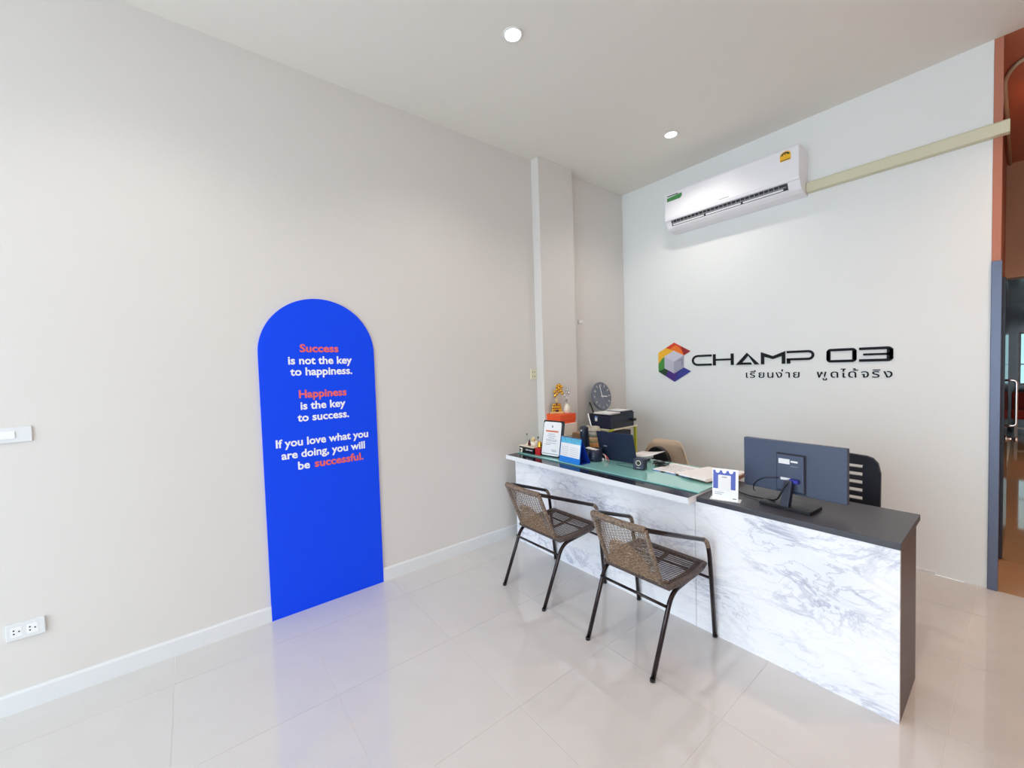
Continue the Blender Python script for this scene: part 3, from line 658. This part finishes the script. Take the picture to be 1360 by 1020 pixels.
# boxes behind the notice
wbx = thing('white_carton', 'pinkish white carton under the orange box', 'box', (0, 0, 0))
MB().box(.085, .30, -1.428, -1.237, .8185, .928).build('lower_box', 'boxwhite', wbx, bevel=.002)
MB().box(.083, .302, -1.43, -1.223, .932, 1.05).build('upper_box', 'boxwhite', wbx, bevel=.002)
wbx.location.z = 0.0
ob = thing('orange_box', 'orange lidded box on the white carton', 'box', (0, 0, 0))
MB().box(.078, .285, -1.432, -1.222, 1.0505, 1.098).build('box', 'orange', ob, bevel=.002)
MB().box(.074, .289, -1.436, -1.218, 1.08, 1.14).build('lid', 'orange', ob, bevel=.002)
brn = tag(MB().box(.315, .40, -1.30, -1.22, .8185, .96).build('brown_carton', 'kraft', bevel=.002), 'slim brown carton behind the calendar right of the orange box', 'box')
# gold bear/trophy ensemble
tr = thing('gold_trophy', 'gold trophy with a bunch of round buds on a stepped base', 'trophy', (.150, -1.345, 1.1405), .9)
MB().box(-.062, .062, -.04, .04, 0, .022).build('plinth', 'goldpale', tr, bevel=.003)
MB().box(-.05, .05, -.034, .034, .022, .05).box(-.045, .045, -.03, .03, .054, .078).box(-.04, .04, -.026, .026, .082, .1).build('tiers', 'gold', tr, bevel=.004)
MB().ball((0, -.038, .03), .014, 10, 1.5, .6, .9).build('medallion', 'darkred', tr)
MB().ball((0, -.03, .095), .01, 10).build('bow', 'darkred', tr)
MB().tube([(0, 0, .1), (-.012, 0, .15)], .004, 6).tube([(0, 0, .1), (.03, 0, .17)], .004, 6).tube([(0, 0, .1), (.008, 0, .17)], .004, 6).build('stems', 'goldpale', tr)
for (x, z) in ((-.012, .175), (-.016, .215), (.006, .195), (.008, .235), (.028, .215), (.03, .25), (.05, .225), (.06, .198), (.008, .268), (.034, .28), (.054, .262)):
    MB().ball((x, (z-.2)*.1, z), .016, 12, .85, .85, 1.15).build('bud', 'gold', tr)
st = thing('silver_trophy', 'silver tulip trophy on a white vase shaped base', 'trophy', (.235, -1.285, 1.1405), .9)
MB().lathe([(.022, 0), (.03, .01), (.034, .04), (.026, .07), (.012, .095), (.014, .1)], (0, 0, 0), 18).build('vase', 'fig_white', st)
MB().lathe([(.02, .1), (.022, .108), (.005, .115)], (-.01, 0, 0), 14).build('collar', 'silver', st)
MB().tube([(-.008, 0, .1), (-.016, 0, .185)], .003, 6).tube([(-.004, 0, .1), (.002, 0, .21)], .003, 6).tube([(-.002, 0, .1), (.02, 0, .2)], .003, 6).build('stems', 'silver', st)
for (x, z) in ((-.018, .18), (.0, .212), (.022, .205), (.01, .235)): MB().ball((x, 0, z), .013, 12, .75, .75, 1.4).build('bud', 'silver', st)

# laptop
lp = thing('laptop', 'open dark laptop seen from the back of its lid', 'laptop', (.852, -1.50, G), math.radians(3))
a = math.radians(-14); U = Vector((0, math.sin(a), math.cos(a))); N = Vector((0, -math.cos(a), math.sin(a)))
MB().prism(rrect(-.03, .315, 0, .235, .01), (0, .0, .012), X, U, -N, .006).build('lid', 'blackgloss' if 0 else 'navy', lp, bevel=.0015)
MB().box(-.03, .315, .002, .20, 0, .014).build('base', 'navy', lp, bevel=.002)
MB().box(-.015, .3, .02, .13, .014, .0155).build('keyboard', 'black', lp)
MB().prism([(-.02, .012), (.305, .012), (.305, .222), (-.02, .222)], Vector((0, 0, .012))-N*.0062, X, U, -N, .0004).build('screen', 'black', lp)
MB().prism([(.02, .105), (.055, .105), (.055, .113), (.02, .113)], Vector((0, 0, .012))+N*.0001, X, U, N, .0004).build('brand_mark', 'acgrey', lp)

# small cube speakers
sp = thing('desk_speaker', 'small black cube speaker with a pale ring on the glass', 'speaker', (1.262, -1.585, G), math.radians(14))
MB().box(-.042, .042, -.036, .036, .003, .082).build('cabinet', 'navy', sp, bevel=.006)
MB().lathe([(.02, 0), (.02, .001), (.016, .001), (.016, 0)], (0, -.0362, .052), 24, -Y).build('cone_ring', 'fig_white', sp)
MB().lathe([(.0155, 0), (.008, .0006)], (0, -.0362, .052), 20, -Y).build('cone', 'black', sp)
MB().box(-.014, .014, -.0372, -.036, .013, .019).build('badge', 'acgrey', sp)
MB().box(-.04, .04, -.033, .033, 0, .003).build('foot_pad', 'black', sp)
tag(MB().tube(rnd([(1.225, -1.60, G+.002), (1.15, -1.61, G+.002), (1.05, -1.60, G+.002), (1.035, -1.54, G+.002), (1.12, -1.50, G+.002), (1.20, -1.52, G+.002)], .04, 4), .0016, 5).build('speaker_cable', 'black'), 'thin black cable curling on the glass left of the small speaker', 'cable')
# black mouse / cables lump behind
ms = thing('cable_coil', 'tangled black cable coil behind the small speaker', 'cable', (1.325, -1.41, G))
for k in range(7):
    rx, ry = random.uniform(.035, .06), random.uniform(.02, .03); ox, oy = random.uniform(-.02, .02), random.uniform(-.012, .012)
    MB().tube([(ox+rx*math.cos(q), oy+ry*math.sin(q), .004+k*.0055+.003*math.sin(3*q+k)) for q in [2*PI*i/20 for i in range(20)]], .0035, 5, closed=True).build('loop', 'black', ms)
ld = thing('paper_stack', 'curling cream sheets lying on the right end of the laptop keyboard', 'paper', (1.09, -1.33, G+.0162))
sh = MB()
n_ = 10
for side in (0, 1):
    pass
vs = []; fs = []
for i in range(n_+1):
    for j in range(2):
        t_ = i/n_; x = -.05+.205*t_; z = .0265+.025*t_*t_+.006*j; y = (-.11, .10)[j]
        vs += [(x, y+.02*t_, z), (x, y+.02*t_, z+.003)]
for i in range(n_):
    b_ = i*4; fs += [(b_+1, b_+5, b_+7, b_+3), (b_, b_+2, b_+6, b_+4), (b_, b_+4, b_+5, b_+1), (b_+2, b_+3, b_+7, b_+6)]
fs += [(0, 1, 3, 2), (n_*4, n_*4+2, n_*4+3, n_*4+1)]
sh.add(vs, fs, True).build('sheet', 'paper_warm', ld)
MB().box(-.045, .065, -.10, .09, 0, .026).build('sheet_pile', 'paper_warm', ld)

# forms clipped on boards
def board(x, y, w_, d_, rz, label, m='paper', z=G, base=None, clips=(), name='clipboard', ink=True):
    t = thing(name, label, 'clipboard', (x, y, z), rz, None)
    zz = 0
    if base: MB().box(0, w_, 0, d_, 0, .003).build('board', base, t); zz = .003
    MB().box(.004, w_-.004, .004, d_-.004, zz, zz+.004).build('sheet', m, t)
    if ink:
        for i in range(9):
            v = .04+i*(d_-.07)/9; MB().box(.03+.01*(i % 3), w_*(.9-.12*((i*7) % 4)), v, v+.004, zz+.004, zz+.0043).build('print_line', 'ink', t)
    for (cx_, cy_) in clips:
        cl = MB().prism([(-.012, 0), (.012, 0.0), (0, .0068)], (cx_, cy_, .0002), Y, Z, X, .028).build('binder_clip', 'black', t)
    return t
board(1.337, -1.548, .30, .27, math.radians(-3), 'clipped white forms with grey print, left pair on the glass', clips=((.08, -.0), (.20, -.0)), base='caldark')
board(1.52, -1.555, .27, .34, math.radians(-14), 'white forms with black clip on top of a brown board', clips=((.13, 0),), base='kraft', z=G+.0078, ink=False)
board(1.575, -1.60, .20, .28, math.radians(-6), 'blank sheets fanned out behind the small blue stand', z=G+.0156, base='paper_warm', ink=False)
pn = thing('pen', 'cyan and black pen lying at the back of the glass', 'pen', (1.312, -1.40, G+.004))
MB().tube([(0, 0, 0), (-.012, .09, 0)], .004, 8).build('barrel', 'cyan', pn)
MB().tube([(0.003, -.02, 0), (0, 0, 0)], .0042, 8).build('cap', 'black', pn)
fr = thing('wooden_tray', 'corner of a brown wooden tray behind the monitor', 'tray', (1.80, -1.42, .8185))
fr.location = (1.80, -1.385, .8185)
MB().box(0, .08, 0, .13, 0, .022).build('tray', 'kraft', fr, bevel=.002)
MB().box(.004, .076, .004, .126, .022, .03).build('sheet', 'paper_warm', fr)

# blue payment stand (the code itself is left out)
qs = thing('counter_sign', 'white acrylic stand with a scalloped blue card', 'sign', (1.915, -1.83, .8005), math.radians(16))
MB().box(-.012, .146, -.012, .05, 0, .003).build('foot', 'white', qs)
a = math.radians(8); U = Vector((0, math.sin(a), math.cos(a))); N = Vector((0, -math.cos(a), math.sin(a))); O = Vector((0, 0, .002))
MB().prism([(0, 0), (.134, 0), (.134, .178), (0, .178)], O, X, U, -N, .003).build('plate', 'white', qs)
MB().prism([(.004, .062), (.12, .062), (.12, .168), (.004, .168)], O, X, U, N, .0006).build('blue_card', 'signblue', qs)
for i in range(3): MB().prism([(.027+.035*i+.012*math.cos(q), .168+.016*math.sin(q)) for q in [PI+PI*k/10 for k in range(11)]], O+N*.0006, X, U, N, .0005).build('scallop', 'white', qs)
MB().prism(rrect(.03, .096, .052, .142, .003), O+N*.0006, X, U, N, .0006).build('code_card', 'paper', qs)
MB().prism([(.05, .128), (.076, .128), (.076, .132), (.05, .132)], O+N*.0012, X, U, N, .0003).build('print_line', 'ink', qs)
nlin = lambda v, x0, x1, h: MB().prism([(x0, v), (x1, v), (x1, v+h), (x0, v+h)], O+N*.0001, X, U, N, .0004).build('print_line', 'ink', qs)
nlin(.04, .012, .06, .0025); nlin(.03, .012, .05, .0025); nlin(.01, .105, .125, .005)

# ------------------------------------------------------------ monitor
mo = thing('monitor', 'large dark monitor seen from behind on the right counter', 'monitor', (2.258, -1.665, .8005), math.radians(-5))
MB().prism(rrect(-.125, .125, -.075, .075, .008), (0, 0, 0), X, Y, Z, .017).build('base', 'black', mo, bevel=.002)
MB().prism([(-.07, .0), (-.03, .0), (.012, .128), (-.02, .135)], (-.02, 0, .012), Y, Z, X, .04).build('neck', 'navy', mo, bevel=.004)
MB().box(-.258, .245, .03, .062, .062, .348).build('shell', 'monitor', mo, bevel=.004)
MB().box(-.253, .24, .062, .064, .07, .342).build('screen', 'black', mo)
MB().box(-.072, .062, .012, .03, .078, .278).build('mount_cover', 'monitor', mo, bevel=.006)
MB().box(-.078, .068, .026, .0302, .072, .284).build('cover_shadow_gap', 'black', mo, bevel=.006)
MB().box(-.06, -.005, .0112, .012, .228, .256).build('rating_label', 'paper', mo)
MB().box(0, .034, .0112, .012, .24, .25).build('rating_label', 'paper', mo)
MB().box(0, .034, .0112, .012, .216, .222).build('rating_label', 'ink', mo)
MB().box(-.05, .0, .0112, .012, .138, .152).build('port_label', 'paper', mo)
MB().box(-.002, .044, -.012, .012, .13, .152).build('cable_plug', 'vga', mo, bevel=.004)
MB().tube(rnd([(.01, -.012, .14), (-.01, -.04, .12), (-.03, -.045, .06), (-.06, -.02, .022), (-.18, .0, .006), (-.28, .02, .006), (-.40, .1, .018)], .05, 4), .0042, 6).build('video_cable', 'black', mo)
MB().tube(rnd([(-.06, .01, .144), (-.14, .0, .13), (-.19, .01, .09), (-.22, .06, .03), (-.235, .12, .008)], .05, 4), .0028, 6).build('power_cable', 'black', mo)

# ------------------------------------------------------------ printer rack in the alcove
rk = thing('side_rack', 'pale low rack with lime edged posts under the printer', 'rack', (0, 0, 0))
MB().box(.12, .50, -.975, -.50, .948, .964).build('top_shelf', 'ivory', rk, bevel=.002)
for z in (.12, .5): MB().box(.13, .49, -.965, -.51, z, z+.016).build('shelf', 'ivory', rk)
for x in (.13, .485):
    for y in (-.965, -.645 if 0 else -.52): MB().box(x-.012, x+.012, y-.012, y+.012, 0, .948).build('post', 'lime', rk)
MB().box(.497, .503, -.975, -.90, .945, .966).build('lime_clip', 'lime', rk)
p2 = thing('paper_tray', 'dark office device on the rack shelf below the printer', 'device', (.30, -.74, .5165))
MB().box(-.15, .16, -.20, .18, .0, .40).build('body', 'navy', p2, bevel=.006)
MB().box(.16, .163, -.1, .05, .33, .345).build('trim', 'silver', p2)
pt_ = thing('printer', 'black inkjet printer on the rack under stacked papers', 'printer', (0, 0, 0))
MB().box(.225, .50, -.945, -.56, .965, 1.095).build('body', 'navy', pt_, bevel=.006)
MB().box(.222, .503, -.948, -.557, 1.097, 1.108).build('lid', 'black', pt_, bevel=.003)
MB().box(.30, .330, -.9465, -.945, 1.035, 1.085).build('label', 'paper', pt_); MB().box(.302, .328, -.9472, -.9465, 1.07, 1.084).build('label_strip', 'calblue', pt_)
MB().box(.50, .535, -.62, -.57, 1.02, 1.045).build('paper_stop', 'black', pt_)
MB().box(.5, .503, -.9, -.6, .99, 1.03).build('output_slot', 'black', pt_)
MB().obox((.222, -.90, 1.16), Vector((-.2, -.25, .9)), (-.78, .62, 0), Vector((.62, .78, 0)), .065, .02, .006).build('rear_tray', 'black', pt_)
def sheet(x0, x1, y0, y1, z, m, rz, label, th=.006):
    t = MB().box(x0, x1, y0, y1, 0, th).build('papers', m); t.location = (0, 0, z); t.rotation_euler = (0, 0, 0); return tag(t, label, 'paper')
sheet(.27, .47, -.93, -.75, 1.1085, 'paper_warm', 0, 'loose white sheets on the left of the printer lid', .012)
sheet(.30, .49, -.74, -.565, 1.1085, 'navy', 0, 'dark blue folder on the right of the printer lid', .016)
sheet(.29, .46, -.735, -.58, 1.125, 'paper', 0, 'white sheets on the dark folder on the printer', .006)
# wall clock leaning on the wall behind the printer
ck = thing('wall_clock', 'round slate grey clock leaning on the wall behind the printer', 'clock', (.118, -.60, 1.262))
a = math.radians(10); U = Vector((-math.sin(a), 0, math.cos(a))); N = Vector((math.cos(a), 0, math.sin(a))); RT = Y
MB().lathe([(.15, 0), (.158, .004), (.16, .016), (.155, .022), (.15, .02), (.001, .02)], -N*.02, 48, N).build('case', 'clock', ck)
def radial(th, r0, r1, wd, n0=.0005, name='hour_mark', m='fig_white'):
    dr = RT*math.sin(th)+U*math.cos(th); sd = RT*math.cos(th)-U*math.sin(th); o_ = N*n0
    MB().prism([(-wd/2, r0), (wd/2, r0), (wd/2, r1), (-wd/2, r1)], o_, sd, dr, N, .0008).build(name, m, ck)
for h in (1, 2, 3, 4, 5, 6, 7, 8, 9, 10, 11): 
    if h not in (6, 7, 9, 10): radial(2*PI*h/12, .108, .142, .008)
for s_, h in (('12', 0), ('6', 6), ('7', 7), ('9', 9), ('10', 10)):
    th = 2*PI*h/12; c_ = RT*math.sin(th)*.122+U*math.cos(th)*.122
    text(s_, 'numeral', 'fig_white', c_-RT*.014-U*.013+N*.0004, RT, U, .030 if len(s_) > 1 else .018, .036, .0008, 0, ck)
radial(math.radians(-8), -.02, .125, .010, .002, 'minute_hand', 'white'); radial(math.radians(96), -.02, .085, .011, .0035, 'hour_hand', 'white')

# ------------------------------------------------------------ chairs behind the counters
bc = thing('beige_chair', 'beige shell chair with a black cushion behind the left counter', 'chair', (.945, -.72, 0), math.radians(0))
vs = []; fs = []; nu, nv = 16, 8
def shell(u, v, off):
    hw = .245*(1-.22*max(0, v-.55)**2/.2)*(1 if v > 0 else 1)
    x = u*hw; y = .0-.10*(1-u*u)*-1-.03; y = -.06+.07*(1-u*u)+.05*v
    top = .878-.09*max(0, abs(u)-.62)**2/.1444*1.1
    z = .44+(top-.44)*v
    return Vector((x, y+off, z))
mb = MB()
for off in (0, .022):
    mb_v = [shell(-1+2*i/nu, j/nv, off) for j in range(nv+1) for i in range(nu+1)]
    vs += mb_v
W_ = nu+1; N1 = W_*(nv+1)
for j in range(nv):
    for i in range(nu):
        q = (j*W_+i, j*W_+i+1, (j+1)*W_+i+1, (j+1)*W_+i); fs.append(q[::-1]); fs.append(tuple(k+N1 for k in q))
bd = [i for i in range(W_)]+[j*W_+nu for j in range(1, nv+1)]+[nv*W_+i for i in range(nu-1, -1, -1)]+[j*W_ for j in range(nv-1, 0, -1)]
for i in range(len(bd)): a_, b_ = bd[i], bd[(i+1) % len(bd)]; fs.append((a_, b_, b_+N1, a_+N1))
mb.add(vs, fs, True).build('backrest', 'beige', bc)
MB().prism(rrect(-.21, .21, -.40, 0.01, .06), (0, 0, .43), X, Y, Z, .03).build('seat', 'beige', bc, bevel=.01)
MB().prism([(.13*math.cos(q), .17*math.sin(q)) for q in [PI*k/20 for k in range(21)]], (-.03, -.09, .66), X, Z, Y, .05).box(-.16, .10, -.09, -.04, .47, .66).build('cushion', 'black', bc, bevel=.01)
for sx in (-1, 1):
    for sy in (-.36, -.02): MB().tube([(sx*.17, sy, .43), (sx*.2, sy+(.04 if sy > -.1 else -.03), 0)], .013, 8).build('leg', 'chrome', bc)
oc = thing('office_chair', 'black slatted office chair behind the monitor', 'chair', (2.27, -.86, 0))
ob_ = rrect(-.225, .225, .55, .975, .11, 8)
def slat_back():
    mb = MB(); n = 24
    # frame pieces around slots
    def prism(p): mb.prism(p, (0, 0, 0), X, Z, Y, .03)
    outer = []
    prism([(-.225, .55), (-.14, .55), (-.14, .90), (-.16, .975), (-.19, .965), (-.215, .935), (-.228, .87)])
    prism([(.225, .55), (.14, .55), (.14, .90), (.16, .975), (.19, .965), (.215, .935), (.228, .87)][::-1])
    prism([(-.16, .975), (-.14, .915), (.14, .915), (.16, .975), (.0, .985)])
    return mb
slat_back().build('back_frame', 'mesh_chair', oc, bevel=.008)
for k in range(7): MB().prism([(-.145, .553+k*.052), (.145, .553+k*.052), (.15, .567+k*.052), (.145, .582+k*.052), (-.145, .582+k*.052), (-.15, .567+k*.052)], (0, .004, 0), X, Z, Y, .02).build('back_slat', 'mesh_chair', oc)
MB().prism(rrect(-.24, .24, -.45, -.0, .06), (0, 0, .42), X, Y, Z, .06).build('seat', 'mesh_chair', oc, bevel=.015)
MB().box(-.03, .03, -.10, .05, .40, .56).build('back_bracket', 'black', oc)
MB().lathe([(.03, .08), (.03, .25), (.022, .25), (.022, .42)], (0, -.22, 0), 14).build('gas_lift', 'black', oc)
for k in range(5):
    q = 2*PI*k/5+.3; e = Vector((.27*math.cos(q), -.22+.27*math.sin(q), .06))
    MB().tube([(0, -.22, .1), e], [.022, .014], 8).build('base_arm', 'black', oc)
    MB().lathe([(.025, -.012), (.028, 0), (.025, .012)], (e.x, e.y, .0285), 14, (math.sin(q), -math.cos(q), 0)).build('castor', 'black', oc)
